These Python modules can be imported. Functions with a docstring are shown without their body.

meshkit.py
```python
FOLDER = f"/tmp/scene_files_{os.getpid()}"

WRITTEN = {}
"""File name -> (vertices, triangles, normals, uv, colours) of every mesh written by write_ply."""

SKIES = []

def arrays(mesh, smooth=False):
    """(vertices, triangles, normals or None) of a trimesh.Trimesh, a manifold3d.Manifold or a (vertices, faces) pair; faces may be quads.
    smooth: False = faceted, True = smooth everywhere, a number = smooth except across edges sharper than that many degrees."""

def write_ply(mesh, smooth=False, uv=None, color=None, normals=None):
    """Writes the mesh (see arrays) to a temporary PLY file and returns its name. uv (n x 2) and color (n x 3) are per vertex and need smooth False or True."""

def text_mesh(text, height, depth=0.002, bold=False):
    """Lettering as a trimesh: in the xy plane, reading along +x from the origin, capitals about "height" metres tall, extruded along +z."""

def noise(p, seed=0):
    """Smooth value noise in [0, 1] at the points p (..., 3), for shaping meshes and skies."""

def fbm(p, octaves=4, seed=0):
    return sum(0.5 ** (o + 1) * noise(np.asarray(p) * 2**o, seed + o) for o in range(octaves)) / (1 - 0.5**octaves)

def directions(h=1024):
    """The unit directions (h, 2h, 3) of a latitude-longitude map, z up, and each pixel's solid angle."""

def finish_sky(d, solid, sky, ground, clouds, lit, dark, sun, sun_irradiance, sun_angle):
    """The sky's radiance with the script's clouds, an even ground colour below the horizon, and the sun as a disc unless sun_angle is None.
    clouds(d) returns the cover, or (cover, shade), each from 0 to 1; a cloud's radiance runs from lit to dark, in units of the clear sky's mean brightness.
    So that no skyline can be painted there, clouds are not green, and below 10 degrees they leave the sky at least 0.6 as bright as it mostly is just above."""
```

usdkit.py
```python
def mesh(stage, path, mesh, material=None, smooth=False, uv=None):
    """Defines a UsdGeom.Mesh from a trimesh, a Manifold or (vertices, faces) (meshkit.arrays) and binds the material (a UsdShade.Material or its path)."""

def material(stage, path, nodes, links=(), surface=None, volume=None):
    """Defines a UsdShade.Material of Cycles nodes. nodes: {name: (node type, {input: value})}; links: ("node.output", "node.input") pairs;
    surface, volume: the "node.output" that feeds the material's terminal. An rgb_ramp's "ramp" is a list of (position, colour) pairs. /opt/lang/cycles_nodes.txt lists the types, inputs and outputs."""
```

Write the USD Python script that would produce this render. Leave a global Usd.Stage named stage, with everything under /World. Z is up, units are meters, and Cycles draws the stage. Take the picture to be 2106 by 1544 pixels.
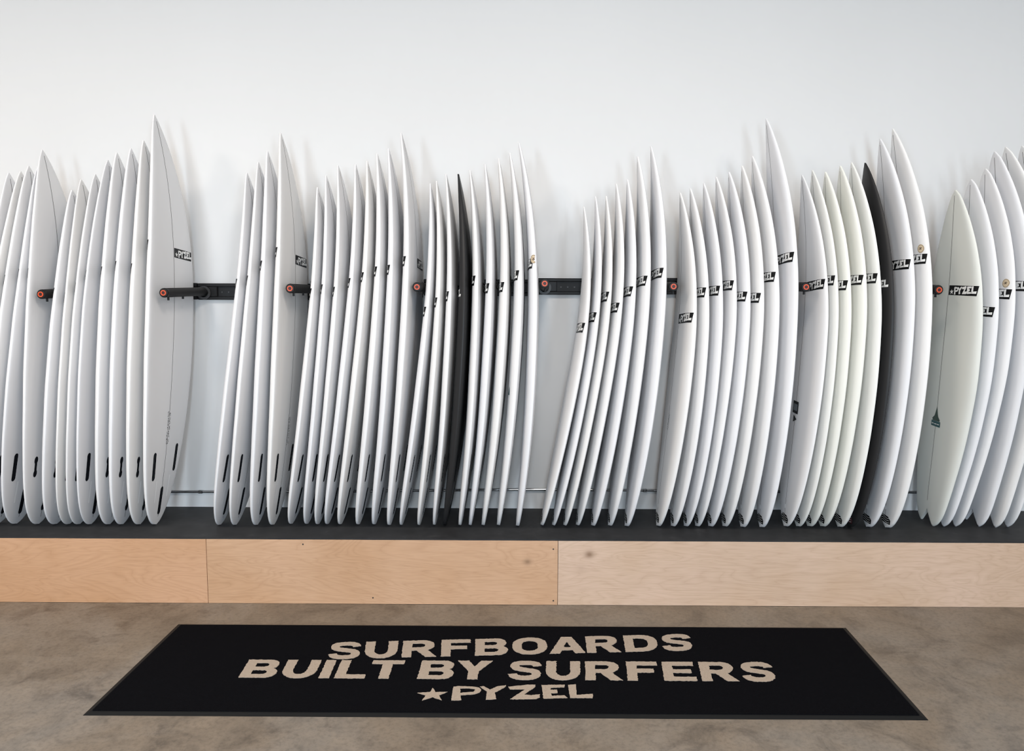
import math
import numpy as np
import trimesh
import shapely
from shapely import Polygon, Point, affinity, union_all
from scipy.interpolate import PchipInterpolator
import usdkit
import meshkit
from pxr import Usd, UsdGeom, UsdLux, UsdShade, Gf, Sdf

stage = Usd.Stage.CreateInMemory()
UsdGeom.SetStageUpAxis(stage, UsdGeom.Tokens.z)
UsdGeom.SetStageMetersPerUnit(stage, 1.0)
UsdGeom.Xform.Define(stage, '/World')
UsdGeom.Scope.Define(stage, '/World/Looks')

# ------------------------------------------------------------------ camera
EXPOSURE = 1.04
yaw, pitch, roll = 0.003, -0.0977, -0.0041
cy_, sy_, cp_, sp_, cr_, sr_ = (math.cos(yaw), math.sin(yaw), math.cos(pitch), math.sin(pitch), math.cos(roll), math.sin(roll))
RZ = np.array([[cy_, -sy_, 0], [sy_, cy_, 0], [0, 0, 1]])
RX = np.array([[1, 0, 0], [0, cp_, -sp_], [0, sp_, cp_]])
RY = np.array([[cr_, 0, sr_], [0, 1, 0], [-sr_, 0, cr_]])
CR = RZ @ RX @ RY
cam = UsdGeom.Camera.Define(stage, '/World/camera')
m = Gf.Matrix4d(1)
for row, v in enumerate((CR[:, 0], CR[:, 2], -CR[:, 1], (0, -4.1875, 1.57))):
    m.SetRow3(row, Gf.Vec3d(*map(float, v)))
cam.AddTransformOp().Set(m)
cam.CreateHorizontalApertureAttr(36.0)
cam.CreateVerticalApertureAttr(36.0 * 1544 / 2106)
cam.CreateFocalLengthAttr(36.0 * 1600 / 2106)
cam.CreateHorizontalApertureOffsetAttr(-44.63 / 2106 * 36)
cam.CreateVerticalApertureOffsetAttr(-35.06 / 2106 * 36)
cam.CreateClippingRangeAttr(Gf.Vec2f(0.05, 200))
cam.CreateExposureAttr(EXPOSURE)

# ------------------------------------------------------------------ light
def rect_light(name, loc, size, rot, color, intensity):
    l = UsdLux.RectLight.Define(stage, '/World/' + name)
    l.CreateWidthAttr(size[0]); l.CreateHeightAttr(size[1])
    l.CreateColorAttr(Gf.Vec3f(*color)); l.CreateIntensityAttr(intensity)
    l.AddTranslateOp().Set(Gf.Vec3d(*loc)); l.AddRotateXYZOp().Set(Gf.Vec3f(*rot))
    return l

# daylight through the two shop windows behind the camera (rect lights shine along their local -z), warm ceiling panels
DAY, NEAR, FAR = (17.0, 15.0, 15.0), 14.6, 8.5
DAYX, DAYZ = (-3.2, 0.0, 3.0), 1.7
PANELS = [(x, y) for y in (-2.9, -6.2) for x in (-4.7, -2.3, 0.3, 2.8)]
for k in range(3):
    rect_light('daylight_%03d' % k, (DAYX[k], -9.25, DAYZ), (1.0, 1.9), (90, 0, 0), (0.72, 0.865, 1.0), DAY[k])
for k, (x, y) in enumerate(PANELS):
    rect_light('ceiling_glow_%03d' % k, (x, y, 3.93), (0.9, 0.9), (0, 0, 0), (1.0, 0.90, 0.80), (NEAR if y > -5 else FAR) * (1.3 if x < -4 else .7 if x > 2 else 1))

# ------------------------------------------------------------------ helpers
taken = {}
def numbered(parent, name):
    k = (parent, name)
    n = taken.get(k, 0); taken[k] = n + 1
    return parent + '/' + (name if n == 0 else '%s_%03d' % (name, n))

def setd(prim, **kw):
    for k, v in kw.items():
        if v: prim.SetCustomDataByKey(k, v)

def path_of(p):
    return '/World' if p is None else (p if isinstance(p, str) else str(p.GetPath()))

def obj(name, mesh, mat, parent=None, smooth=30, **data):
    p = usdkit.mesh(stage, numbered(path_of(parent), name), mesh, mat, smooth).GetPrim()
    setd(p, **data)
    return p

def thing(name, label, category, loc=(0, 0, 0), group=None, kind=None):
    x = UsdGeom.Xform.Define(stage, numbered('/World', name))
    x.AddTranslateOp().Set(Gf.Vec3d(*map(float, loc)))
    setd(x.GetPrim(), label=label, category=category, group=group, kind=kind)
    return x.GetPrim()

def bx(x0, x1, y0, y1, z0, z1):
    b = trimesh.creation.box((x1 - x0, y1 - y0, z1 - z0))
    b.apply_translation(((x0 + x1) / 2, (y0 + y1) / 2, (z0 + z1) / 2))
    return b

def rbox(x0, x1, y0, y1, z0, z1, r=0.004):
    """box with chamfered edges (hull of three slightly crossed boxes)"""
    pts = np.vstack([bx(x0 + a, x1 - a, y0 + b, y1 - b, z0 + c, z1 - c).vertices for a, b, c in ((0, r, r), (r, 0, r), (r, r, 0))])
    return trimesh.convex.convex_hull(pts)

def cat(*ms):
    return trimesh.util.concatenate(list(ms))

def extrude(poly, h):
    gs = getattr(poly, 'geoms', [poly])
    return cat(*[trimesh.creation.extrude_polygon(g, h, engine='earcut') for g in gs])

def cyl_y(x, z, y0, y1, r, n=28):
    c = trimesh.creation.cylinder(r, abs(y1 - y0), sections=n)
    c.apply_transform(trimesh.transformations.rotation_matrix(math.pi / 2, [1, 0, 0]))
    c.apply_translation((x, (y0 + y1) / 2, z))
    return c

# ------------------------------------------------------------------ materials
def mat(name, nodes, links, surface='p.BSDF'):
    return usdkit.material(stage, '/World/Looks/' + name, nodes, links, surface=surface)

def plain(name, color, rough, **kw):
    return mat(name, {'p': ('principled_bsdf', {'base_color': color, 'roughness': rough, **kw})}, [])

def board_look(name, color, rough=0.55, spec=0.22):
    return mat(name, {
        'g': ('geometry', {}),
        'n': ('noise_texture', {'scale': 900.0, 'detail': 1.0}),
        'b': ('bump', {'strength': 0.05, 'distance': 0.0004}),
        'p': ('principled_bsdf', {'base_color': color, 'roughness': rough, 'specular_ior_level': spec})},
        [('g.position', 'n.vector'), ('n.fac', 'b.height'), ('b.normal', 'p.normal')])

WHITE = [board_look('board_white', (0.7722, 0.7722, 0.7808)), board_look('board_white_cool', (0.7591, 0.7634, 0.7852)),
         board_look('board_white_warm', (0.7765, 0.7722, 0.7679))]
CREAM = board_look('board_cream', (0.7722, 0.7765, 0.7285))
CREAM2 = board_look('board_pale_cream', (0.7722, 0.7765, 0.7521))
GREENISH = board_look('board_pale_green', (0.6979, 0.7111, 0.6718))
BLACKB = board_look('board_black', (0.022, 0.022, 0.023), 0.42)
INK = plain('decal_black', (0.006, 0.006, 0.0065), 0.5, specular_ior_level=0.2)
DECALW = plain('decal_white', (0.82, 0.82, 0.81), 0.4)
STRING = plain('stringer_dark', (0.16, 0.15, 0.15), 0.5)
SLOT = plain('slot_black', (0.004, 0.005, 0.008), 0.7, specular_ior_level=0.1)
PALE = plain('slot_pale', (0.93, 0.94, 0.95), 0.3)
PENCIL = plain('pencil_grey', (0.05, 0.05, 0.055), 0.7)
GOLD = plain('sticker_gold', (0.62, 0.50, 0.34), 0.45)
BROWN = plain('sticker_brown', (0.14, 0.10, 0.07), 0.45)
TREEG = plain('decal_green', (0.02, 0.05, 0.035), 0.4)
TEAL = plain('decal_teal', (0.012, 0.075, 0.085), 0.4)
DARKRED = plain('decal_red', (0.07, 0.012, 0.016), 0.4)

wall_m = mat('wall_paint', {
    'g': ('geometry', {}),
    'n': ('noise_texture', {'scale': 1.1, 'detail': 3.0}),
    'r': ('rgb_ramp', {'ramp': [(0.3, (0.6678, 0.6661, 0.6619)), (0.7, (0.6846, 0.6829, 0.6804))]}),
    'n2': ('noise_texture', {'scale': 160.0, 'detail': 3.0}),
    'b': ('bump', {'strength': 0.12, 'distance': 0.001}),
    'p': ('principled_bsdf', {'roughness': 0.65, 'specular_ior_level': 0.3})},
    [('g.position', 'n.vector'), ('g.position', 'n2.vector'), ('n.fac', 'r.fac'), ('r.color', 'p.base_color'), ('n2.fac', 'b.height'), ('b.normal', 'p.normal')])

floor_m = mat('floor_concrete', {
    'g': ('geometry', {}),
    'n1': ('noise_texture', {'scale': 1.5, 'detail': 5.0, 'roughness': 0.6, 'distortion': 0.5}),
    'r1': ('rgb_ramp', {'ramp': [(0.3, (0.1247, 0.1002, 0.0762)), (0.46, (0.1723, 0.1409, 0.1078)), (0.6, (0.1921, 0.1655, 0.1365)), (0.75, (0.1576, 0.1452, 0.1294))]}),
    'n2': ('noise_texture', {'scale': 6.0, 'detail': 8.0, 'roughness': 0.68, 'distortion': 0.8}),
    'r2': ('rgb_ramp', {'ramp': [(0.30, (0.42, 0.41, 0.41)), (0.43, (0.82, 0.82, 0.82)), (0.50, (1.0, 1.0, 1.0)), (0.60, (1.10, 1.09, 1.08)), (0.72, (1.28, 1.27, 1.26))]}),
    'n3': ('noise_texture', {'scale': 55.0, 'detail': 5.0, 'roughness': 0.7}),
    'r3': ('rgb_ramp', {'ramp': [(0.34, (0.72, 0.72, 0.72)), (0.5, (1.0, 1.0, 1.0)), (0.70, (1.12, 1.12, 1.12))]}),
    'm1': ('mix', {'mix_type': 'multiply', 'fac': 0.78}),
    'm2': ('mix', {'mix_type': 'multiply', 'fac': 0.8}),
    'rr': ('map_range', {'from_min': 0.3, 'from_max': 0.7, 'to_min': 0.42, 'to_max': 0.60}),
    'b': ('bump', {'strength': 0.10, 'distance': 0.002}),
    'p': ('principled_bsdf', {'specular_ior_level': 0.5})},
    [('g.position', 'n1.vector'), ('g.position', 'n2.vector'), ('g.position', 'n3.vector'), ('n1.fac', 'r1.fac'), ('n2.fac', 'r2.fac'), ('n3.fac', 'r3.fac'),
     ('r1.color', 'm1.color1'), ('r2.color', 'm1.color2'), ('m1.color', 'm2.color1'), ('r3.color', 'm2.color2'), ('m2.color', 'p.base_color'),
     ('n2.fac', 'rr.value'), ('rr.result', 'p.roughness'), ('n3.fac', 'b.height'), ('b.normal', 'p.normal')])

def wood(name, seed, tint, knots=()):
    """rotary-cut maple plywood: stretched wavy bands, fine pores, pale and pink clouds, knots where the panel has them"""
    nodes = {
        'g': ('geometry', {}),
        'off': ('mapping', {'location': (seed * 3.7, seed * 1.3, seed * 2.1)}),
        'mp': ('mapping', {'scale': (0.75, 1.0, 4.2)}),
        'nw': ('noise_texture', {'scale': 1.5, 'detail': 3.0, 'roughness': 0.5, 'distortion': 0.9}),
        'ms': ('math', {'math_type': 'multiply', 'value2': 17.0}),
        'fr': ('math', {'math_type': 'pingpong', 'value2': 0.5}),
        'rb': ('rgb_ramp', {'ramp': [(0.0, (0.84, 0.80, 0.755)), (0.10, (0.94, 0.925, 0.905)), (0.3, (1.0, 1.0, 1.0)), (0.5, (1.05, 1.055, 1.065)), (1.0, (1.0, 1.0, 1.0))]}),
        'mf': ('mapping', {'scale': (6.0, 1.0, 110.0)}),
        'nf': ('noise_texture', {'scale': 2.0, 'detail': 4.0, 'roughness': 0.6}),
        'rf': ('rgb_ramp', {'ramp': [(0.30, (0.88, 0.86, 0.83)), (0.5, (1.0, 1.0, 1.0)), (0.72, (1.05, 1.05, 1.05))]}),
        'nc': ('noise_texture', {'scale': 2.3, 'detail': 3.0, 'roughness': 0.5}),
        'rc': ('rgb_ramp', {'ramp': [(0.30, tuple(0.93 * t * s for t, s in zip(tint, (1.0, 0.96, 0.90)))), (0.5, tint), (0.70, tuple(1.07 * t * s for t, s in zip(tint, (0.99, 1.0, 1.04))))]}),
        'm1': ('mix', {'mix_type': 'multiply', 'fac': 0.48}),
        'm2': ('mix', {'mix_type': 'multiply', 'fac': 0.7}),
        'b': ('bump', {'strength': 0.06, 'distance': 0.0006}),
        'p': ('principled_bsdf', {'roughness': 0.42, 'specular_ior_level': 0.4})}
    links = [('g.position', 'off.vector'), ('off.vector', 'mp.vector'), ('mp.vector', 'nw.vector'), ('nw.fac', 'ms.value1'), ('ms.value', 'fr.value1'), ('fr.value', 'rb.fac'),
             ('off.vector', 'mf.vector'), ('mf.vector', 'nf.vector'), ('nf.fac', 'rf.fac'), ('off.vector', 'nc.vector'), ('nc.fac', 'rc.fac'),
             ('rc.color', 'm1.color1'), ('rb.color', 'm1.color2'), ('m1.color', 'm2.color1'), ('rf.color', 'm2.color2'),
             ('nf.fac', 'b.height'), ('b.normal', 'p.normal')]
    last = 'm2.color'
    for k, (kx, kz, rad, dark) in enumerate(knots):
        nodes['kv%d' % k] = ('vector_math', {'vector_math_type': 'subtract', 'math_type': 'subtract', 'vector2': (kx, -0.5202, kz)})
        nodes['ks%d' % k] = ('mapping', {'scale': (0.8, 1.0, 1.0)})
        nodes['kl%d' % k] = ('vector_math', {'math_type': 'length'})
        nodes['kr%d' % k] = ('map_range', {'from_min': rad * 0.12, 'from_max': rad, 'to_min': dark, 'to_max': 0.0, 'clamp': True})
        nodes['kp%d' % k] = ('math', {'math_type': 'power', 'value2': 2.0})
        nodes['km%d' % k] = ('mix', {'mix_type': 'mix', 'color2': (0.20, 0.12, 0.07)})
        links += [('g.position', 'kv%d.vector1' % k), ('kv%d.vector' % k, 'ks%d.vector' % k), ('ks%d.vector' % k, 'kl%d.vector1' % k), ('kl%d.value' % k, 'kr%d.value' % k), ('kr%d.result' % k, 'kp%d.value1' % k),
                  ('kp%d.value' % k, 'km%d.fac' % k), (last, 'km%d.color1' % k)]
        nodes['kv%d' % k][1].pop('vector_math_type')
        last = 'km%d.color' % k
    links.append((last, 'p.base_color'))
    return mat(name, nodes, links)

rubber_m = mat('platform_rubber', {
    'g': ('geometry', {}),
    'n': ('noise_texture', {'scale': 9.0, 'detail': 6.0, 'roughness': 0.65}),
    'r': ('rgb_ramp', {'ramp': [(0.35, (0.013, 0.0135, 0.015)), (0.6, (0.021, 0.0215, 0.0235)), (0.75, (0.040, 0.041, 0.043))]}),
    'n2': ('noise_texture', {'scale': 300.0, 'detail': 2.0}),
    'b': ('bump', {'strength': 0.2, 'distance': 0.001}),
    'p': ('principled_bsdf', {'roughness': 0.62, 'specular_ior_level': 0.4})},
    [('g.position', 'n.vector'), ('g.position', 'n2.vector'), ('n.fac', 'r.fac'), ('r.color', 'p.base_color'), ('n2.fac', 'b.height'), ('b.normal', 'p.normal')])

def carpet(name, c0, c1):
    return mat(name, {
        'g': ('geometry', {}),
        'n': ('noise_texture', {'scale': 420.0, 'detail': 2.0, 'roughness': 0.7}),
        'r': ('rgb_ramp', {'ramp': [(0.3, c0), (0.7, c1)]}),
        'b': ('bump', {'strength': 0.8, 'distance': 0.003}),
        'p': ('principled_bsdf', {'roughness': 1.0, 'specular_ior_level': 0.03})},
        [('g.position', 'n.vector'), ('n.fac', 'r.fac'), ('r.color', 'p.base_color'), ('n.fac', 'b.height'), ('b.normal', 'p.normal')])

carpet_m = carpet('mat_pile_black', (0.0022, 0.0024, 0.0034), (0.0055, 0.0058, 0.0075))
letter_m = carpet('mat_pile_beige', (0.30, 0.245, 0.195), (0.47, 0.395, 0.325))
edge_m = plain('mat_rubber_edge', (0.007, 0.0075, 0.008), 0.6, specular_ior_level=0.15)
rack_m = plain('rack_black', (0.006, 0.006, 0.0065), 0.5, specular_ior_level=0.3)
foam_m = plain('rack_foam', (0.011, 0.011, 0.0115), 0.7, specular_ior_level=0.3)
orange_m = plain('rack_orange', (0.52, 0.065, 0.014), 0.45)
hole_m = plain('rack_hole_red', (0.03, 0.002, 0.002), 0.5)
grey_m = plain('rack_grey', (0.028, 0.028, 0.029), 0.45)
steel_m = plain('conduit_steel', (0.50, 0.51, 0.52), 0.10, metallic=1.0)
screw_m = plain('screw_dark', (0.03, 0.022, 0.018), 0.5)
core_m = plain('platform_core', (0.30, 0.22, 0.15), 0.7)
ceil_m = plain('ceiling_paint', (0.14, 0.14, 0.145), 0.8)
darkwall_m = plain('side_wall_paint', (0.22, 0.22, 0.225), 0.7)
frame_m = plain('window_frame_grey', (0.10, 0.10, 0.105), 0.5)
panelglow_m = mat('lamp_diffuser', {'e': ('emission', {'color': (1.0, 0.86, 0.70), 'strength': 14.0})}, [], surface='e.emission')

# ------------------------------------------------------------------ room
XL, XR, YB, ZC = -6.5, 4.6, -9.0, 4.0
def struct(name, mesh, material, label, **kw):
    return obj(name, mesh, material, None, kind='structure', label=label, category='room', **kw)
struct('floor', bx(XL - .2, XR + .2, YB - .2, .2, -.1, 0), floor_m, 'polished brown grey concrete floor with dark mottling', smooth=False)
struct('wall_back', bx(XL - .2, XR + .2, 0, .2, 0, ZC + .1), wall_m, 'plain white painted wall behind the surfboards', smooth=False)
struct('wall_left', bx(XL - .2, XL, YB, 0, 0, ZC + .1), darkwall_m, 'grey painted side wall at the left end of the platform', smooth=False)
struct('wall_right', bx(XR, XR + .2, YB, 0, 0, ZC + .1), darkwall_m, 'grey painted side wall at the right end of the platform', smooth=False)
struct('ceiling', bx(XL - .2, XR + .2, YB - .2, .2, ZC, ZC + .1), ceil_m, 'dark grey painted ceiling above the display', smooth=False)
cuts = [(x - 1.05, x + 1.05) for x in DAYX]
struct('wall_front', cat(bx(XL - .2, cuts[0][0], YB - .2, YB, 0, ZC), bx(cuts[0][1], cuts[1][0], YB - .2, YB, 0, ZC), bx(cuts[1][1], cuts[2][0], YB - .2, YB, 0, ZC), bx(cuts[2][1], XR + .2, YB - .2, YB, 0, ZC),
                         *[bx(a, b, YB - .2, YB, 0, .65) for a, b in cuts], *[bx(a, b, YB - .2, YB, 2.75, ZC) for a, b in cuts]),
       darkwall_m, 'grey painted wall around the shop windows', smooth=False)
for k in range(3):
    win = thing('window_%d' % (k + 1), ('left', 'middle', 'right')[k] + ' shop window with grey frame facing the surfboards', 'window', (DAYX[k], YB, .65), kind='structure')
    obj('frame', cat(bx(-1.05, 1.05, -.12, -.06, 0, .05), bx(-1.05, 1.05, -.12, -.06, 2.05, 2.1), bx(-1.05, -1.0, -.12, -.06, .05, 2.05), bx(1.0, 1.05, -.12, -.06, .05, 2.05)), frame_m, win, smooth=False)
    obj('mullion', bx(-.02, .02, -.12, -.06, .05, 2.05), frame_m, win, smooth=False)

# ------------------------------------------------------------------ platform
HS = 0.329
YS = -0.5202
plat = thing('display_platform', 'long low plywood display platform with black rubber top holding the surfboards', 'platform', (0, 0, 0))
obj('core', bx(XL + .002, XR - .002, YS + .019, -.001, .0, HS - .006), core_m, plat, smooth=False)
obj('rubber_top', bx(XL + .002, XR - .002, YS, -.001, HS - .0055, HS), rubber_m, plat, smooth=False, label='black rubber top sheet')
KN = {1: [(-.0368, .2176, .032, .85)], 2: [(.2629, .2557, .038, .9), (.2235, .1872, .045, .42), (.24, .215, .10, .16)], 0: []}
SEAMS = [XL + .002, -4.04, -1.5988, .1107, 2.55, XR - .002]
TINT = [(0.506, 0.296, 0.173), (0.506, 0.3, 0.176), (0.521, 0.328, 0.204), (0.546, 0.396, 0.292), (0.476, 0.326, 0.225)]
for k in range(5):
    a, b = SEAMS[k], SEAMS[k + 1]
    kn = {2: KN[1], 3: KN[2]}.get(k, [])
    obj('plywood_panel', rbox(a + .001, b - .001, YS, YS + .018, .001, HS - .0062, .0006), wood('plywood_%d' % k, k + 1, TINT[k], kn), plat, smooth=False)
for x, z in ((.088, .2815), (.0897, .0223), (-.7919, .0322), (-1.1278, .2994)):
    obj('screw', cyl_y(x, z, YS - .0006, YS + .002, .0038, 12), screw_m, plat)

# ------------------------------------------------------------------ conduit along the wall
def tube(points, r, n=14):
    P = np.asarray(points, float); d = np.gradient(P, axis=0); d /= np.linalg.norm(d, axis=1, keepdims=True)
    th = np.linspace(0, 2 * math.pi, n, endpoint=False); V = []
    for p, t in zip(P, d):
        u = np.cross(t, (0, 1, 0)); u /= np.linalg.norm(u); w = np.cross(t, u)
        V.append(p + r * (np.cos(th)[:, None] * u + np.sin(th)[:, None] * w))
    V = np.vstack(V); F = []
    for i in range(len(P) - 1):
        for k in range(n):
            a, b = i * n + k, i * n + (k + 1) % n
            F += [(a, b, b + n), (a, b + n, a + n)]
    return trimesh.Trimesh(V, F, process=False)
cp = np.array([(XL, .4104), (-2.9171, .4110), (-1.8729, .4162), (-1.3649, .4196), (-.6435, .4286), (.0234, .4375), (.6764, .436), (1.3395, .4325), (2.0737, .4327), (2.6582, .4340), (XR, .436)])
xs = np.linspace(XL + .002, XR - .002, 160)
zs = PchipInterpolator(cp[:, 0], cp[:, 1])(xs)
con = thing('conduit_pipe', 'thin metal conduit running along the white wall low behind the boards', 'pipe', (0, 0, 0))
obj('pipe', tube([(x, -.0085, z) for x, z in zip(xs, zs)], .0072), steel_m, con, smooth=True)
for x in np.arange(-5.5, 4.5, 1.22):
    z = float(PchipInterpolator(cp[:, 0], cp[:, 1])(x))
    obj('clip', cat(rbox(x - .012, x + .012, -.0185, -.0003, z - .0095, z + .0095, .003)), steel_m, con)

# ------------------------------------------------------------------ rack units (wall plate with one padded arm)
ARMS = [(-2.3594, 1.5030, 1.514), (-1.7741, 1.5124, 1.513), (-1.1708, 1.5356, 1.528), (-.5670, 1.5450, 1.540), (.0397, 1.5636, 1.5475), (.6510, 1.5523, 1.5515), (1.2790, 1.5525, 1.552), (1.9090, 1.5414, 1.554)]
ORD = ['first', 'second', 'third', 'fourth', 'fifth', 'sixth', 'seventh', 'eighth', 'ninth']
PT = .026
ARM = .475
def rack(k, x, zend, zc):
    t = thing('surfboard_rack', 'black wall rack with orange ringed arm, %s from left along the wall' % ORD[k], 'rack', (x, 0, zc), 'surfboard racks along the wall')
    x0, x1, h = -.034, (ARMS[k + 1][0] - x if k < 7 else .60) - .040, .0437
    sx0, sx1, sh = .070, .500, .026
    pl = cat(rbox(x0, x1, -.012, -.0003, -h, h, .003), rbox(x0, x1, -PT, -.0115, sh, h, .003), rbox(x0, x1, -PT, -.0115, -h, -sh, .003),
             rbox(x0, sx0, -PT, -.0115, -sh - .001, sh + .001, .003), rbox(sx1, x1, -PT, -.0115, -sh - .001, sh + .001, .003))
    obj('wall_plate', pl, rack_m, t)
    for q in range(4):
        obj('screw', cyl_y(.092 + q * .036, -.003, -.0145, -.0118, .0045, 12), grey_m, t, label='grey screw head in the slot')
    # collar: ring at the root
    ring = extrude(Point(0, 0).buffer(.036, 12).difference(Point(0, 0).buffer(.024, 12)), .014)
    ring.apply_transform(trimesh.transformations.rotation_matrix(math.pi / 2, [1, 0, 0])); ring.apply_translation((0.003, -PT + .001, -.006))
    obj('collar', ring, grey_m, t)
    # arm: rounded tube from the plate to its end, tilted a little
    dz = zend - zc
    def tilt(mesh):
        v = mesh.vertices.copy(); v[:, 2] += dz * np.clip((-v[:, 1] - PT) / (ARM - PT), -.2, 1.05); mesh.vertices = v
        return mesh
    prof = affinity.scale(Point(0, 0).buffer(.0225, 10), 1, 1)
    arm = extrude(prof, ARM - PT - .006)
    arm.apply_transform(trimesh.transformations.rotation_matrix(math.pi / 2, [1, 0, 0])); arm.apply_translation((0, -PT + .003, 0))
    a = obj('arm', tilt(arm), foam_m, t)
    end = trimesh.creation.revolve([(0, 0), (.0228, 0), (.0228, .010), (.019, .016), (.0145, .0165), (0, .0165)], sections=28)
    end.apply_transform(trimesh.transformations.rotation_matrix(math.pi / 2, [1, 0, 0])); end.apply_translation((0, -ARM + .012, 0))
    obj('end_cap', tilt(end), rack_m, a)
    r = trimesh.creation.annulus(.0078, .0135, .003, sections=28)
    r.apply_transform(trimesh.transformations.rotation_matrix(math.pi / 2, [1, 0, 0])); r.apply_translation((0, -ARM - .0055, 0))
    obj('end_ring', tilt(r), orange_m, a, label='orange ring on the arm end')
    obj('end_hole', tilt(cyl_y(0, 0, -ARM - .0052, -ARM - .004, .0078, 20)), hole_m, a, label='dark red hole in the orange ring')
    for yy, l in ((-ARM + .035, .013), (-ARM + .19, .010)):
        c = trimesh.creation.cylinder(.005, l + .006, sections=12); c.apply_translation((.004, yy, -.0225 - l / 2 + .002))
        obj('knob', tilt(c), rack_m, a)
for k, (x, ze, zc) in enumerate(ARMS):
    rack(k, x, ze, zc)

# ------------------------------------------------------------------ lettering shapes
S_STAR = [(-.393, -1.322), (-.378, -1.354), (-.332, -1.351), (-.363, -1.377), (-.348, -1.411), (-.385, -1.39), (-.421, -1.414), (-.413, -1.377), (-.448, -1.36), (-.4, -1.354)]
S_P = [(-.315, -1.314), (-.294, -1.308), (-.26, -1.309), (-.231, -1.313), (-.213, -1.321), (-.205, -1.335), (-.21, -1.355), (-.227, -1.368), (-.254, -1.372), (-.28, -1.375), (-.275, -1.41), (-.312, -1.412), (-.312, -1.363)]
S_PH = [(-.286, -1.326), (-.252, -1.324), (-.232, -1.33), (-.227, -1.338), (-.235, -1.35), (-.256, -1.356), (-.283, -1.359)]
S_Y = [(-.212, -1.311), (-.196, -1.309), (-.171, -1.334), (-.162, -1.331), (-.145, -1.31), (-.128, -1.303), (-.111, -1.301), (-.113, -1.313), (-.137, -1.338), (-.152, -1.355), (-.153, -1.368), (-.144, -1.401), (-.183, -1.406), (-.181, -1.368), (-.182, -1.348), (-.202, -1.323)]
S_Z = [(-.102, -1.312), (-.088, -1.306), (-.042, -1.3), (-.027, -1.295), (.003, -1.295), (.002, -1.312), (-.013, -1.333), (-.039, -1.367), (-.012, -1.372), (.012, -1.365), (.021, -1.366), (.019, -1.389), (.005, -1.399), (-.092, -1.402), (-.065, -1.367), (-.036, -1.33), (-.094, -1.33)]
S_E = [(.027, -1.297), (.048, -1.296), (.117, -1.294), (.116, -1.312), (.062, -1.317), (.062, -1.332), (.087, -1.332), (.088, -1.355), (.063, -1.358), (.065, -1.376), (.114, -1.372), (.124, -1.39), (.033, -1.396), (.03, -1.346)]
S_L = [(.13, -1.295), (.162, -1.291), (.16, -1.368), (.223, -1.361), (.22, -1.389), (.134, -1.39), (.132, -1.338)]
WORD = [Polygon(S_STAR), Polygon(S_P, [S_PH]), Polygon(S_Y), Polygon(S_Z), Polygon(S_E), Polygon(S_L)]

# ------------------------------------------------------------------ floor mat
MAT = np.array([(-1.6378, -1.5118), (-1.6378, -.7552), (1.4249, -.7552), (1.4249, -1.5118)])
fm = thing('floor_mat', 'black carpet floor mat with beige lettering on the concrete', 'mat', (-.1065, -1.1335, 0))
def at_mat(mesh):
    mesh.apply_translation((.1065, 1.1335, 0)); return mesh
base = Polygon(MAT)
B0, B1 = .0015, .007
inner = base.buffer(-.022, join_style=2)
def frustum(p0, p1, z0, z1):
    a, b = np.array(p0.exterior.coords)[:-1], np.array(p1.exterior.coords)[:-1]
    return trimesh.convex.convex_hull(np.vstack([np.c_[a, np.full(len(a), z0)], np.c_[b, np.full(len(b), z1)]]))
obj('rubber_border', at_mat(frustum(base, base.buffer(-.016, join_style=2), 0.0, .0055)), edge_m, fm, smooth=False, label='black rubber border')
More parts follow.
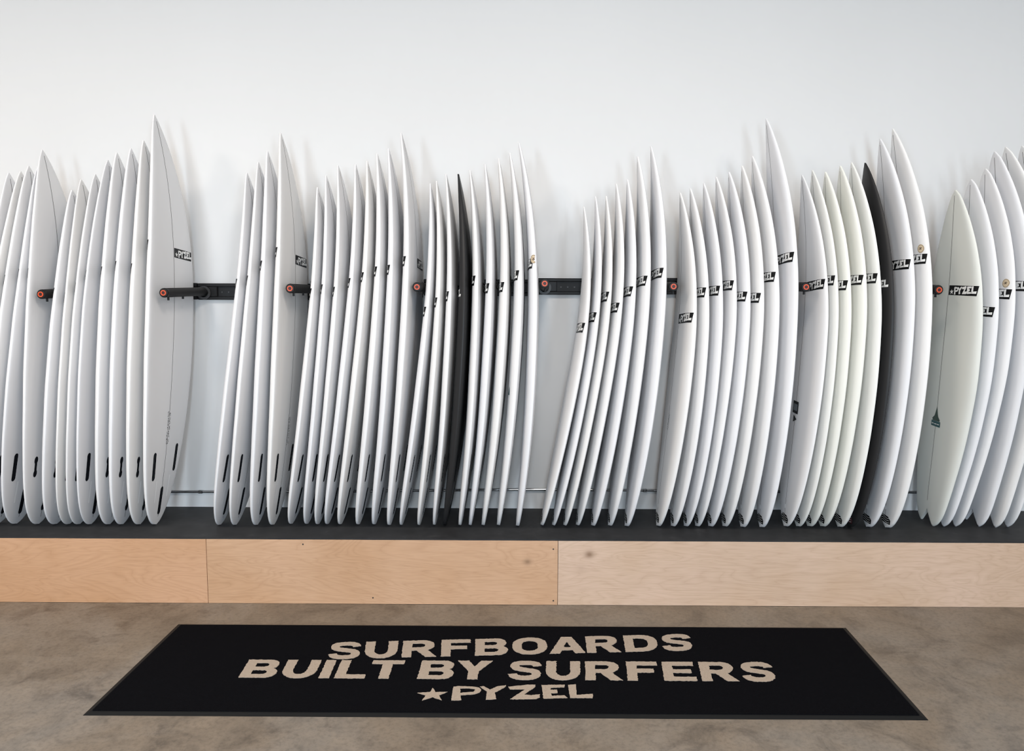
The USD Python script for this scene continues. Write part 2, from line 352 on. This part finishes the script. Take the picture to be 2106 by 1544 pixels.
obj('carpet_pile', at_mat(frustum(inner, inner.buffer(-.001, join_style=2), .003, .0085)), carpet_m, fm, smooth=False, label='black carpet pile')
def quadmap(mesh, box, quad, z):
    """text in its box -> a quadrilateral on the mat (TL, TR, BR, BL)"""
    (x0, y0, x1, y1), (tl, tr, br, bl) = box, [np.array(q) for q in quad]
    v = mesh.vertices; s = ((v[:, 0] - x0) / (x1 - x0))[:, None]; t = ((v[:, 1] - y0) / (y1 - y0))[:, None]
    xy = (1 - s) * ((1 - t) * bl + t * tl) + s * ((1 - t) * br + t * tr)
    mesh.vertices = np.c_[xy, z + np.where(v[:, 2] > v[:, 2].mean(), .0022, 0)]
    return mesh

def ell(cx, cy, rx, ry):
    return affinity.scale(Point(cx, cy).buffer(1.0, 12), rx, ry)
def rr(x0, y0, x1, y1, r):
    return shapely.box(x0 + r, y0 + r, x1 - r, y1 - r).buffer(r, 6)
BOX, SB, HB = shapely.box, .25, .205          # stem and bar weights of the heavy block letters
def right_half(p, x):
    return p.intersection(BOX(x, -1, 3, 3))
def glyph(ch):
    W = .84
    if ch == 'I': return BOX(0, 0, SB, 1)
    if ch == 'L': return BOX(0, 0, SB, 1).union(BOX(0, 0, .74, HB))
    if ch == 'T': return BOX(0, 1 - HB, .80, 1).union(BOX(.4 - SB / 2, 0, .4 + SB / 2, 1))
    if ch == 'F': return union_all([BOX(0, 0, SB, 1), BOX(0, 1 - HB, .76, 1), BOX(0, .41, .67, .41 + HB)])
    if ch == 'E': return union_all([BOX(0, 0, SB, 1), BOX(0, 1 - HB, .78, 1), BOX(0, .405, .70, .405 + .19), BOX(0, 0, .80, HB)])
    if ch == 'U':
        o = BOX(0, .42, W, 1).union(ell(W / 2, .42, W / 2, .44)); i = BOX(SB, .42, W - SB, 1.1).union(ell(W / 2, .42, W / 2 - SB, .22))
        return o.difference(i)
    if ch == 'O': return rr(0, -.015, .92, 1.015, .44).difference(rr(SB, .20, .92 - SB, .80, .2))
    if ch == 'D':
        o = BOX(0, 0, .45, 1).union(right_half(rr(0, 0, .88, 1, .42), .3)); i = BOX(SB, HB, .42, 1 - HB).union(right_half(rr(.1, HB, .88 - SB, 1 - HB, .22), .3))
        return o.difference(i)
    if ch == 'B':
        o = union_all([BOX(0, 0, .45, 1), right_half(rr(0, .46, .82, 1, .26), .3), right_half(rr(0, 0, .86, .56, .27), .3)])
        i = union_all([BOX(SB, .60, .45, .81), right_half(rr(.1, .60, .58, .81, .10), .3), BOX(SB, .19, .45, .41), right_half(rr(.1, .19, .61, .41, .105), .3)])
        return o.difference(i)
    if ch == 'R':
        o = union_all([BOX(0, 0, .45, 1), right_half(rr(0, .38, .83, 1, .30), .3)])
        i = union_all([BOX(SB, .575, .45, .81), right_half(rr(.1, .575, .59, .81, .115), .3)])
        cut = BOX(SB, -.1, .5, .385)
        leg = Polygon([(.36, .42), (.62, .45), (.90, 0), (.61, 0), (.37, .39)])
        return o.difference(i).difference(cut).union(leg)
    if ch == 'A':
        o = Polygon([(0, 0), (.33, 1), (.61, 1), (.94, 0), (.67, 0), (.615, .185), (.325, .185), (.27, 0)])
        return o.difference(Polygon([(.375, .365), (.565, .365), (.47, .72)]))
    if ch == 'Y': return Polygon([(0, 1), (.29, 1), (.44, .67), (.59, 1), (.88, 1), (.565, .42), (.565, 0), (.315, 0), (.315, .42)])
    if ch == 'S':
        c = [(.71, .72), (.66, .84), (.54, .90), (.42, .907), (.27, .885), (.165, .81), (.15, .71), (.20, .61), (.33, .545), (.47, .50), (.62, .45), (.69, .36), (.70, .27), (.65, .16), (.53, .10), (.40, .093), (.26, .115), (.16, .18), (.115, .30)]
        t = np.linspace(0, 1, len(c)); f = PchipInterpolator(t, np.array(c)); q = f(np.linspace(0, 1, 60))
        s_ = shapely.LineString(affinity.scale(shapely.LineString(q), 1, 1.0, origin=(0, 0))).buffer(.110, 6, cap_style='flat')
        return s_
def fuzzy(poly, rng_, amp=.010, step=.045):
    """tufted pile: a slightly ragged outline"""
    def ring(c):
        c = np.array(c)[:-1]; return c + rng_.uniform(-amp, amp, c.shape)
    poly = shapely.segmentize(poly.simplify(.004), step)
    gs = [Polygon(ring(g.exterior.coords), [ring(i.coords) for i in g.interiors]) for g in getattr(poly, 'geoms', [poly])]
    return union_all([g.buffer(0) for g in gs])
pile_rng = np.random.default_rng(3)
def text_line(text, quad, gap=.105, space=.30):
    H, cur, ms = 1.0, 0.0, []
    for i, ch in enumerate(text):
        if ch == ' ':
            cur += space; continue
        g = extrude(fuzzy(glyph(ch), pile_rng), .01)
        x0, x1 = g.bounds[0, 0], g.bounds[1, 0]
        g.apply_translation((cur - x0, 0, 0)); cur += x1 - x0
        nxt = text[i + 1] if i + 1 < len(text) else ''
        cur += gap * (.35 if (ch in 'LFT' and nxt in 'TYA') or (ch + nxt) in ('OA', 'AR', 'BY') else 1.0)
        ms.append(g)
    x1 = max(g.bounds[1, 0] for g in ms)
    for g in ms:
        obj('letter', at_mat(quadmap(g, (0, 0, x1, H), quad, .0082)), letter_m, fm, smooth=False)
text_line('SURFBOARDS', [(-.8861, -.9499), (.6909, -.8465), (.6794, -1.0006), (-.8612, -1.0984)])
text_line('BUILT BY SURFERS', [(-1.1836, -1.1062), (.9754, -1.1039), (.9582, -1.2599), (-1.1733, -1.2514)])
for k, p in enumerate(WORD):
    g = extrude(fuzzy(p, pile_rng, .0012, .006), .0022); g.apply_translation((0, 0, .0082))
    obj('star' if k == 0 else 'letter', at_mat(g), letter_m, fm, smooth=False)

# ------------------------------------------------------------------ surfboards
# x of the tail, sideways lean, nose rocker, length, tail rocker, y of the tail, backward lean, thickness, width, height of the logo (fraction of length)
BOARDS = [
    (-2.9085,0.2417,0.1593,1.7937,0.031,-0.3139,0.0395,0.0496,0.485,0.7122),
    (-2.7962,0.1882,0.1164,1.7992,0.0485,-0.3136,0.0392,0.0496,0.485,0.7101),
    (-2.6883,0.1447,0.1077,1.819,0.0627,-0.3131,0.0387,0.052,0.485,0.6896),
    (-2.6237,0.1456,0.1252,1.8083,0.0344,-0.3121,0.0376,0.0497,0.485,0.7068),
    (-2.4883,0.0757,0.1185,1.8872,0.055,-0.3152,0.041,0.0497,0.485,0.6748),
    (-2.4058,0.1106,0.1014,1.6924,0.0466,-0.3137,0.0393,0.055,0.485,0.7001),
    (-2.3411,0.1012,0.1078,1.7436,0.0441,-0.3134,0.039,0.0427,0.485,0.6663),
    (-2.2905,0.0955,0.0798,1.7723,0.0429,-0.3131,0.0387,0.0427,0.485,0.6821),
    (-2.2394,0.0894,0.0614,1.8424,0.0355,-0.3131,0.0387,0.0428,0.485,0.6881),
    (-2.1367,0.0733,0.0912,1.8747,0.0433,-0.3127,0.0383,0.058,0.485,0.6838),
    (-2.0696,0.0721,0.0866,1.8966,0.0437,-0.3123,0.0379,0.058,0.485,0.6897),
    (-1.9846,0.0673,0.1007,1.9334,0.0403,-0.3119,0.0374,0.058,0.485,0.6706),
    (-1.9004,0.0619,0.1257,2.0579,0.0425,-0.312,0.0375,0.058,0.485,0.6846),
    (-1.5775,0.145,0.1245,1.7829,0.0346,-0.3115,0.0369,0.0498,0.485,0.6929),
    (-1.495,0.1173,0.1062,1.8355,0.0375,-0.3113,0.0367,0.0498,0.485,0.6796),
    (-1.3815,0.0785,0.105,1.8835,0.0423,-0.3108,0.0362,0.058,0.485,0.6972),
    (-1.297,0.0683,0.1082,1.9703,0.0437,-0.3072,0.0323,0.058,0.485,0.6986),
    (-1.2058,0.1364,0.1145,1.711,0.0458,-0.2892,0.0127,0.0499,0.485,0.6961),
    (-1.1272,0.1135,0.1163,1.7648,0.0439,-0.2889,0.0124,0.0499,0.485,0.6838),
    (-1.0744,0.1182,0.1246,1.8147,0.0392,-0.2929,0.0167,0.051,0.485,0.6587),
    (-1.0233,0.1333,0.1167,1.823,0.0423,-0.2905,0.0142,0.0531,0.485,0.6802),
    (-0.9606,0.1322,0.1218,1.8387,0.0379,-0.2922,0.0159,0.0557,0.485,0.689),
    (-0.8629,0.1039,0.1213,1.8715,0.0426,-0.2932,0.017,0.058,0.485,0.6895),
    (-0.7748,0.0819,0.1129,1.8955,0.0488,-0.2914,0.0151,0.058,0.485,0.6841),
    (-0.7009,0.0815,0.131,1.9713,0.043,-0.3019,0.0265,0.058,0.485,0.6784),
    (-0.6513,0.1327,0.1064,1.7319,0.0327,-0.2975,0.0218,0.0487,0.485,0.6376),
    (-0.557,0.0934,0.102,1.74,0.036,-0.297,0.0212,0.0487,0.485,0.6572),
    (-0.4756,0.0688,0.0947,1.772,0.0385,-0.2932,0.0171,0.0497,0.485,0.6605),
    (-0.412,0.0711,0.1003,1.7716,0.0473,-0.2861,0.0093,0.058,0.485,0.6682),
    (-0.3371,0.0576,0.0954,1.7914,0.0451,-0.2952,0.0192,0.0531,0.485,0.6948),
    (-0.2851,0.0681,0.0936,1.8221,0.0446,-0.2956,0.0196,0.0535,0.485,0.6641),
    (-0.2176,0.0708,0.1004,1.8493,0.0451,-0.2953,0.0194,0.0579,0.485,0.6575),
    (-0.1438,0.0683,0.1161,1.8763,0.0405,-0.2948,0.0188,0.058,0.485,0.6775),
    (-0.0386,0.0392,0.1231,1.9234,0.0475,-0.3041,0.0289,0.0582,0.485,0.689),
    (0.0557,0.1877,0.1246,1.6231,0.0189,-0.291,0.0146,0.0455,0.485,0.6389),
    (0.119,0.1706,0.1113,1.6741,0.0234,-0.2928,0.0166,0.0455,0.485,0.6485),
    (0.1707,0.1688,0.1073,1.676,0.0165,-0.2939,0.0178,0.0473,0.485,0.7057),
    (0.2378,0.1558,0.1118,1.733,0.0177,-0.2903,0.014,0.0509,0.485,0.6513),
    (0.3245,0.13,0.1006,1.7541,0.0256,-0.2972,0.0214,0.0545,0.485,0.686),
    (0.4136,0.1082,0.1143,1.862,0.0278,-0.2955,0.0196,0.058,0.485,0.672),
    (0.5098,0.0899,0.1144,1.9125,0.0385,-0.3025,0.0271,0.058,0.485,0.6735),
    (0.6608,0.0972,0.1104,1.6844,0.0272,-0.2945,0.0185,0.0532,0.485,0.6388),
    (0.7417,0.0762,0.1071,1.7059,0.0337,-0.2978,0.022,0.0532,0.485,0.7013),
    (0.8056,0.076,0.1067,1.7322,0.0315,-0.2973,0.0216,0.0512,0.485,0.6957),
    (0.8509,0.093,0.1234,1.7606,0.0185,-0.2967,0.0208,0.0512,0.485,0.6992),
    (0.9241,0.0834,0.1179,1.7852,0.0234,-0.2982,0.0226,0.058,0.485,0.6597),
    (0.9965,0.0745,0.1131,1.8159,0.0225,-0.2961,0.0203,0.058,0.485,0.6448),
    (1.0853,0.0594,0.1254,1.8638,0.0217,-0.3051,0.03,0.058,0.485,0.681),
    (1.1884,0.0409,0.1359,2.0472,0.0283,-0.3086,0.0338,0.058,0.485,0.6645),
    (1.3092,0.0701,0.1197,1.7706,0.0227,-0.29,0.0136,0.044,0.485,0.6976),
    (1.3704,0.0564,0.1078,1.7948,0.0208,-0.2897,0.0132,0.044,0.485,0.6987),
    (1.4282,0.0582,0.1038,1.7865,0.0176,-0.2874,0.0108,0.0557,0.485,0.689),
    (1.4959,0.0619,0.1069,1.8164,0.0189,-0.2888,0.0123,0.058,0.485,0.692),
    (1.5838,0.0453,0.1085,1.8341,0.022,-0.2953,0.0194,0.0517,0.485,0.6893),
    (1.6379,0.0493,0.105,1.8316,0.0226,-0.2915,0.0152,0.0517,0.485,0.6751),
    (1.7338,0.0471,0.13,1.9478,0.0237,-0.2947,0.0187,0.058,0.485,0.6834),
    (1.8239,0.039,0.1408,1.9984,0.0209,-0.3045,0.0294,0.058,0.485,0.6789),
    (2.0787,0.0071,0.0622,1.6919,0.0272,-0.217,-0.0821,0.0536,0.515,0.7144),
    (2.1312,0.03,0.078,1.7435,0.0279,-0.2208,-0.0725,0.0536,0.505,0.6375),
    (2.1901,0.0466,0.1015,1.7937,0.0257,-0.2197,-0.0709,0.052,0.5,0.6662),
    (2.3103,0.0094,0.1203,1.8752,0.0245,-0.2198,-0.0709,0.052,0.5,0.6571),
    (2.3816,0.0288,0.169,1.8959,0.02,-0.234,-0.0554,0.052,0.5,0.6598),
    (2.4484,0.0339,0.1729,1.8995,0.0202,-0.2243,-0.0659,0.052,0.5,0.6648),
]

OUT = {'std': [(0, .0), (.004, .12), (.012, .22), (.03, .36), (.07, .54), (.13, .70), (.2, .82), (.3, .93), (.45, 1.), (.58, .98), (.7, .87), (.8, .70), (.88, .495), (.94, .30), (.98, .13), (1, .012)],
       'fish': [(0, .25), (.012, .37), (.04, .50), (.09, .60), (.15, .69), (.22, .79), (.32, .90), (.48, 1.), (.6, .98), (.72, .88), (.82, .70), (.9, .48), (.95, .30), (.985, .14), (1, .015)]}
OUTF = {k: PchipInterpolator(*np.array(v).T) for k, v in OUT.items()}
THICK = PchipInterpolator([0, .03, .15, .5, .8, .93, 1], [.30, .42, .72, 1, .72, .42, .14])

def deck(v):
    return -(.26 * (1 - v ** 2) + .54 * np.sqrt(np.clip(1 - np.abs(v) ** 9, 0, 1)))
def bottom(v):
    return .20 * np.sqrt(np.clip(1 - np.abs(v) ** 10, 0, 1))
VG = 1 - (1 - np.linspace(0, 1, 70)) ** 2

class Board:
    def __init__(s, row, kind):
        s.x0, s.lean, s.Rn, s.L, s.Rt, s.yt, s.yb, s.T, s.W, s.logo = row
        s.kind = kind; s.dz = 0.0
        s.ca, s.sa = math.cos(s.lean), math.sin(s.lean)
        S = np.unique(np.r_[np.linspace(0, 1, 60), .004, .008, .012, .02, .985, .993])
        vh = 1 - (1 - np.linspace(0, 1, 21)) ** 2.5
        vd = np.r_[vh[::-1], -vh[1:]]; vb = vd[::-1][1:-1]
        pu, px = np.r_[vd, vb], np.r_[deck(vd), bottom(vb)]
        G = s.local(S[:, None] * np.ones(80)[None], pu[None] * np.ones(len(S))[:, None], px[None] * np.ones(len(S))[:, None])
        s.dz = -G[..., 2].min(); G[..., 2] += s.dz
        n, N = len(S), 80; V = G.reshape(-1, 3); F = []
        for i in range(n - 1):
            for k in range(N):
                a, b = i * N + k, i * N + (k + 1) % N
                F += [(a, a + N, b + N), (a, b + N, b)]
        for base, flip in ((0, False), ((n - 1) * N, True)):     # ends: bridge deck to bottom
            for k in range(N // 2):
                a, b, c2, d = base + k, base + (k + 1) % N, base + (N - k - 1) % N, base + (N - k) % N
                for tri in ((a, b, c2), (a, c2, d)):
                    if len(set(tri)) == 3: F.append(tri[::-1] if flip else tri)
        s.mesh = trimesh.Trimesh(V, F, process=False)
        if s.mesh.volume < 0: s.mesh.invert()
    def halfw(s, S):
        return OUTF[s.kind](np.clip(S, 0, 1)) * s.W / 2
    def local(s, S, v, px, off=0.0, offy=0.0):
        """S along the board, v across (+1 = the rail towards the room), px through the thickness; off lifts off the skin"""
        S = np.asarray(S, float); w = s.halfw(S); t = THICK(np.clip(S, 0, 1)) * s.T
        rk = np.where(S > .42, s.Rn * np.clip((S - .42) / .58, 0, 1) ** 2.6, s.Rt * np.clip((.42 - S) / .42, 0, 1) ** 2)
        y, x, z = -w * v + offy, t * px - rk + off, S * s.L
        if s.kind == 'fish':
            z = z + .075 * np.clip(1 - np.abs(y) / .058, 0, 1) * np.clip(1 - S / .1, 0, 1)
        X, Z = x * s.ca + z * s.sa, -x * s.sa + z * s.ca
        Y = y + s.yb * Z
        return np.stack([X, Y, Z + s.dz], -1)
    def arc(s, S):
        """distance over the deck from the stringer, at every VG, for each S"""
        S = np.atleast_1d(S)
        y = VG[None] * np.maximum(s.halfw(S), 1e-4)[:, None]; x = -deck(VG)[None] * (THICK(np.clip(S, 0, 1)) * s.T)[:, None]
        return np.concatenate([np.zeros((len(S), 1)), np.cumsum(np.hypot(np.diff(y, axis=1), np.diff(x, axis=1)), 1)], 1)
    def over(s, S, d):
        A = s.arc(S); d = np.broadcast_to(d, (len(A),))
        return np.array([np.interp(q, r, VG) for q, r in zip(d, A)])
    def skin(s, z, d, side, off):
        """a point on the deck (side -1) or the bottom (+1): z metres up the board, d metres from the stringer towards the room"""
        S = np.asarray(z, float) / s.L
        w = np.maximum(s.halfw(S), 1e-4)
        if side < 0:                                             # the deck rolls into the rail: d is measured over the curve
            v = s.over(S, np.abs(d)) * np.sign(d)
            px = deck(v)
        else:
            v = np.clip(np.asarray(d, float) / w, -.995, .995)
            px = bottom(v)
        t = THICK(np.clip(S, 0, 1)) * s.T                         # lift along the normal of the cross-section
        f = deck if side < 0 else bottom
        e = 1e-4; v1, v0 = np.clip(v + e, -.9999, .9999), np.clip(v - e, -.9999, .9999)
        dx = t * (f(v1) - f(v0)) / (v1 - v0)
        n = np.hypot(dx, w)
        return s.local(S, v, px, side * off * w / n, side * off * dx / n)
    def drape(s, mesh, side, off):
        """mesh: planar trimesh (d, z) coordinates, laid onto the skin"""
        v = mesh.vertices
        m2 = trimesh.Trimesh(s.skin(v[:, 1], v[:, 0], side, off), mesh.faces, process=False)
        if side < 0:
            pass
        return m2

def flat(poly, maxe=.02):
    """triangulated 2-D shape as a planar trimesh with edges no longer than maxe"""
    poly = shapely.segmentize(poly, maxe)
    out = []
    for g in getattr(poly, 'geoms', [poly]):
        v, f = trimesh.creation.triangulate_polygon(g, engine='earcut')
        out.append(trimesh.Trimesh(np.c_[v, np.zeros(len(v))], f, process=False))
    m_ = cat(*out)
    v, f = trimesh.remesh.subdivide_to_size(m_.vertices, m_.faces, maxe)
    return trimesh.Trimesh(v, f, process=False)

def capsule(l, r):
    return shapely.LineString([(0, -l / 2), (0, l / 2)]).buffer(r, 6)
LONG = capsule(.116, .0140)
BONE = union_all([capsule(.07, .0085), affinity.scale(Point(0, -.034).buffer(.0135, 6), 1, 1.4), affinity.scale(Point(0, .034).buffer(.0135, 6), 1, 1.4)])
THIN = capsule(.105, .0052)

def place(poly, d, z, deg=0):
    return affinity.translate(affinity.rotate(poly, deg, origin=(0, 0)), d, z)

def logo(B, t, side, z, ink=INK, letters=DECALW, name='deck_logo', tilt=.09):
    """wordmark decal from the stringer out to the rail; on the deck it reads towards the room, on the bottom towards the wall"""
    wd, h = (0.91 * float(B.arc(z / B.L)[0, -1]) if side < 0 else .885 * float(B.halfw(z / B.L))), .047
    sx = 1 if side < 0 else -1
    def lean(g):                                                  # the mark sits a little askew on a board that leans back
        return affinity.affine_transform(g, [1, 0, tilt, 1, 0, -tilt * sx * wd * .7])
    rect = lean(Polygon([(sx * .004, z - h / 2), (sx * (.006 + wd * .975), z - h / 2), (sx * (.006 + wd), z + h / 2), (sx * .006, z + h / 2)]))
    p = None
    if ink is not None:
        p = obj(name, B.drape(flat(rect, .009), side, .0009), ink, t, smooth=True)
    ls = []
    for k, g in enumerate(WORD):
        g = affinity.affine_transform(g.buffer(.004 if k else 0.0), [1 / .671, 0, 0, 1 / .118, .448 / .671, 1.413 / .118])
        ls.append(affinity.affine_transform(g, [sx * wd * .93, 0, 0, h * (.72 if k == 0 else .84), sx * (.006 + wd * .03), z - h / 2 + h * .08]))
    q = obj('lettering' if p is not None else name, B.drape(flat(lean(union_all([l.buffer(0) for l in ls])), .010), side, .0016), letters, p if p is not None else t, smooth=True, label='white wordmark with star' if ink is None else None)
    return p or q

def scribble(B, t, side, z, d, length, rng):
    """two lines of small hand-written pencil strokes along the stringer"""
    ps = []
    for line in (0, 1):
        a = -length / 2
        while a < length / 2:
            if rng.random() < .82:
                x = d + .011 * (line - .5) * 1.6
                for _ in range(2):
                    ax, az = x + rng.uniform(-.0045, .0045), z + a + rng.uniform(-.002, .004)
                    ps.append(shapely.LineString([(ax, az), (ax + rng.uniform(-.006, .006), az + rng.uniform(-.005, .005))]).buffer(.0013, 1))
            a += .0085
    obj('handwritten_note', B.drape(flat(union_all(ps), .02), side, .0012), PENCIL, t, smooth=True, label='small grey handwritten note')

PACKS = [(1, 5), (6, 13), (14, 17), (18, 25), (26, 34), (35, 41), (42, 49), (50, 57), (58, 63)]
rng = np.random.default_rng(7)
PACKNAME = ['leftmost pack', 'second pack from left', 'third pack from left', 'fourth pack from left', 'middle pack', 'fourth pack from right', 'third pack from right', 'second pack from right', 'rightmost pack']
SPECIAL = {13: 'tallest white surfboard, showing its whole underside', 17: 'tall white surfboard showing its underside and stringer', 29: 'black surfboard with white wordmark', 55: 'wide black surfboard with white wordmark',
           49: 'tallest white surfboard', 57: 'tall white surfboard with round gold sticker', 60: 'white swallow tail surfboard with round gold sticker', 34: 'tall white surfboard with gold sticker',
           50: 'white surfboard with square and triangle decals', 58: 'pale green swallow tail surfboard with tree decal', 42: 'white surfboard with pencil note on deck', 5: 'tall white surfboard beside a rack arm'}
for pk, (lo, hi) in enumerate(PACKS):
    for i in range(lo, hi + 1):
        kind = 'fish' if i >= 58 else 'std'
        B = Board(BOARDS[i - 1], kind)
        black = i in (29, 55)
        look = BLACKB if black else CREAM if i in (52, 53) else CREAM2 if i in (51, 54) else GREENISH if i == 58 else WHITE[(i * 7 + i // 5) % 3]
        n = i - lo + 1
        desc = SPECIAL.get(i) or ('cream tinted surfboard' if i in (51, 52, 53, 54) else 'white swallow tail surfboard' if kind == 'fish' else 'white surfboard with dark fin slots' if 4 <= i <= 28 else 'white surfboard')
        where = ('last' if i == hi else ORD[n - 1] + ' from left') + ' in the ' + PACKNAME[pk]
        t = thing('surfboard', desc + ', ' + where, 'surfboard', (B.x0, B.yt, HS), 'surfboards in the ' + PACKNAME[pk])
        obj('board_body', B.mesh, look, t, smooth=True)
        if not black:                                            # stringer on both faces
            sm = []
            for side in (-1, 1):
                zz = np.linspace(.02 * B.L if kind == 'std' else .085, .985 * B.L, 70)
                a, b = B.skin(zz, np.full(70, -.0016), side, .0005), B.skin(zz, np.full(70, .0016), side, .0005)
                V = np.vstack([a, b]); F = [f for k in range(69) for f in ((k, k + 1, k + 71), (k, k + 71, k + 70))]
                sm.append(trimesh.Trimesh(V, F, process=False))
            obj('stringer', cat(*sm), STRING, t, smooth=True)
        logo(B, t, -1, B.logo * B.L, ink=None if black else INK, tilt=.09 if i <= 42 or i in (49, 50) else .045 if i < 58 else -.012)
        if i <= 34:                                              # undersides that face the camera: wordmark and fin slots
            if not black:
                logo(B, t, 1, (.675 if i not in (13, 17) else {13: .668, 17: .682}[i]) * B.L, name='bottom_logo')
            bone = i in (5, 6, 10, 11, 12)
            shape = BONE if bone else LONG
            for d in (-1, 1):
                obj('fin_slot', B.drape(flat(place(shape, d * .113, .325, d * -3.5), .02), 1, .0009), SLOT, t, smooth=True)
                if i > 3 and i != 5:
                    obj('rear_fin_slot', B.drape(flat(place(THIN, d * .066, .185, d * -2.0), .02), 1, .0009), PALE, t, smooth=True, label='pale unused fin slot')
            obj('centre_fin_slot', B.drape(flat(place(shape, 0, .125), .02), 1, .0011), SLOT, t, smooth=True)
        else:                                                    # decks that face the camera: leash plug and tail mark
            if kind == 'std':
                w = .062
                tm = Polygon([(-.045, .026), (.045, .026), (.052, .048), (.03, .064), (-.03, .064), (-.052, .048)])
                tl = obj('tail_logo', B.drape(flat(tm, .02), -1, .0009), DARKRED if i == 55 else INK, t, smooth=True)
                arcs = [shapely.LineString([(-.040 + a * .0, .034 + k * .011), (-.02, .038 + k * .011), (.0, .034 + k * .011), (.02, .031 + k * .011), (.040, .035 + k * .011)]).buffer(.0012, 2) for k in range(3) for a in (0,)]
                obj('wave_lines', B.drape(flat(union_all(arcs), .02), -1, .0016), DECALW, tl, smooth=True)
                obj('leash_plug', B.drape(flat(Point(0, .105).buffer(.011, 10), .01), -1, .0015), PALE, t, smooth=True, label='pale leash plug')
        if i == 13: scribble(B, t, 1, .2445 * B.L, .0, .165, rng)
        if i == 17: scribble(B, t, 1, .2465 * B.L, -.012, .14, rng)
        if i == 42: scribble(B, t, -1, .325 * B.L, .012, .085, rng)
        for b_, zf, df in ((34, .7029, .215), (57, .7041, .180), (60, .6945, .195)):
            if i == b_:
                z = zf * B.L; d = df
                st = obj('round_sticker', B.drape(flat(Point(d, z).buffer(.0205, 14), .01), -1, .0012), GOLD, t, smooth=True, label='round gold sticker')
                marks = [Point(d, z).buffer(.0185, 14).difference(Point(d, z).buffer(.0170, 14)), shapely.box(d - .008, z + .003, d + .008, z + .006), shapely.box(d - .010, z - .004, d + .006, z - .001), Point(d, z).buffer(.0035, 6)]
                obj('sticker_print', B.drape(flat(union_all(marks), .01), -1, .0018), BROWN, st, smooth=True)
        if i == 50:
            z = .348 * B.L
            rr = shapely.box(-.04, z - .031, .036, z + .031)
            dd = obj('square_decal', B.drape(flat(rr, .015), -1, .0011), INK, t, smooth=True, label='dark square outline decal')
            obj('square_fill', B.drape(flat(shapely.box(-.030, z - .017, .026, z + .017), .015), -1, .0017), plain('decal_slate', (.13, .15, .17), .5), dd, smooth=True)
            z = .315 * B.L
            obj('triangle_decal', B.drape(flat(Polygon([(-.02, z - .018), (.026, z), (-.02, z + .018)]), .015), -1, .0011), INK, t, smooth=True, label='dark triangle decal')
        if i == 58:
            z = .3333 * B.L
            tri = Polygon([(0, z + .058), (.012, z + .02), (.018, z + .005), (.038, z - .012), (.03, z - .016), (.040, z - .018), (-.040, z - .018), (-.03, z - .016), (-.038, z - .008), (-.018, z + .007), (-.012, z + .02)])
            td = obj('tree_decal', B.drape(flat(tri.buffer(0), .015), -1, .0011), TREEG, t, smooth=True, label='dark green triangular tree decal')
            obj('decal_band', B.drape(flat(shapely.box(-.043, z - .047, .043, z - .019), .015), -1, .0011), TEAL, td, smooth=True, label='dark teal band')
            obj('decal_print', B.drape(flat(union_all([shapely.box(-.036, z - .036, -.018, z - .032), shapely.box(-.012, z - .036, .012, z - .032), shapely.box(.016, z - .036, .034, z - .032)]), .015), -1, .0017), DECALW, td, smooth=True)
        if i == 33:
            z = .380 * B.L; w = float(B.arc(.38)[0, -1])
            obj('teal_decal', B.drape(flat(Polygon([(w * .62, z - .016), (w * .80, z - .010), (w * .78, z + .030)]), .015), -1, .0011), TEAL, t, smooth=True, label='small teal decal')

# ------------------------------------------------------------------ ceiling lamps
for k, (x, y) in enumerate(PANELS):
    t = thing('ceiling_lamp', 'square warm ceiling lamp panel, %s from left in the %s row' % (ORD[k % 4], 'nearer' if y > -5 else 'farther'), 'lamp', (x, y, ZC), 'ceiling lamp panels')
    obj('frame', cat(bx(-.5, .5, -.5, -.46, -.05, 0), bx(-.5, .5, .46, .5, -.05, 0), bx(-.5, -.46, -.46, .46, -.05, 0), bx(.46, .5, -.46, .46, -.05, 0)), frame_m, t, smooth=False)
    obj('diffuser', bx(-.46, .46, -.46, .46, -.03, -.005), DECALW, t, smooth=False)
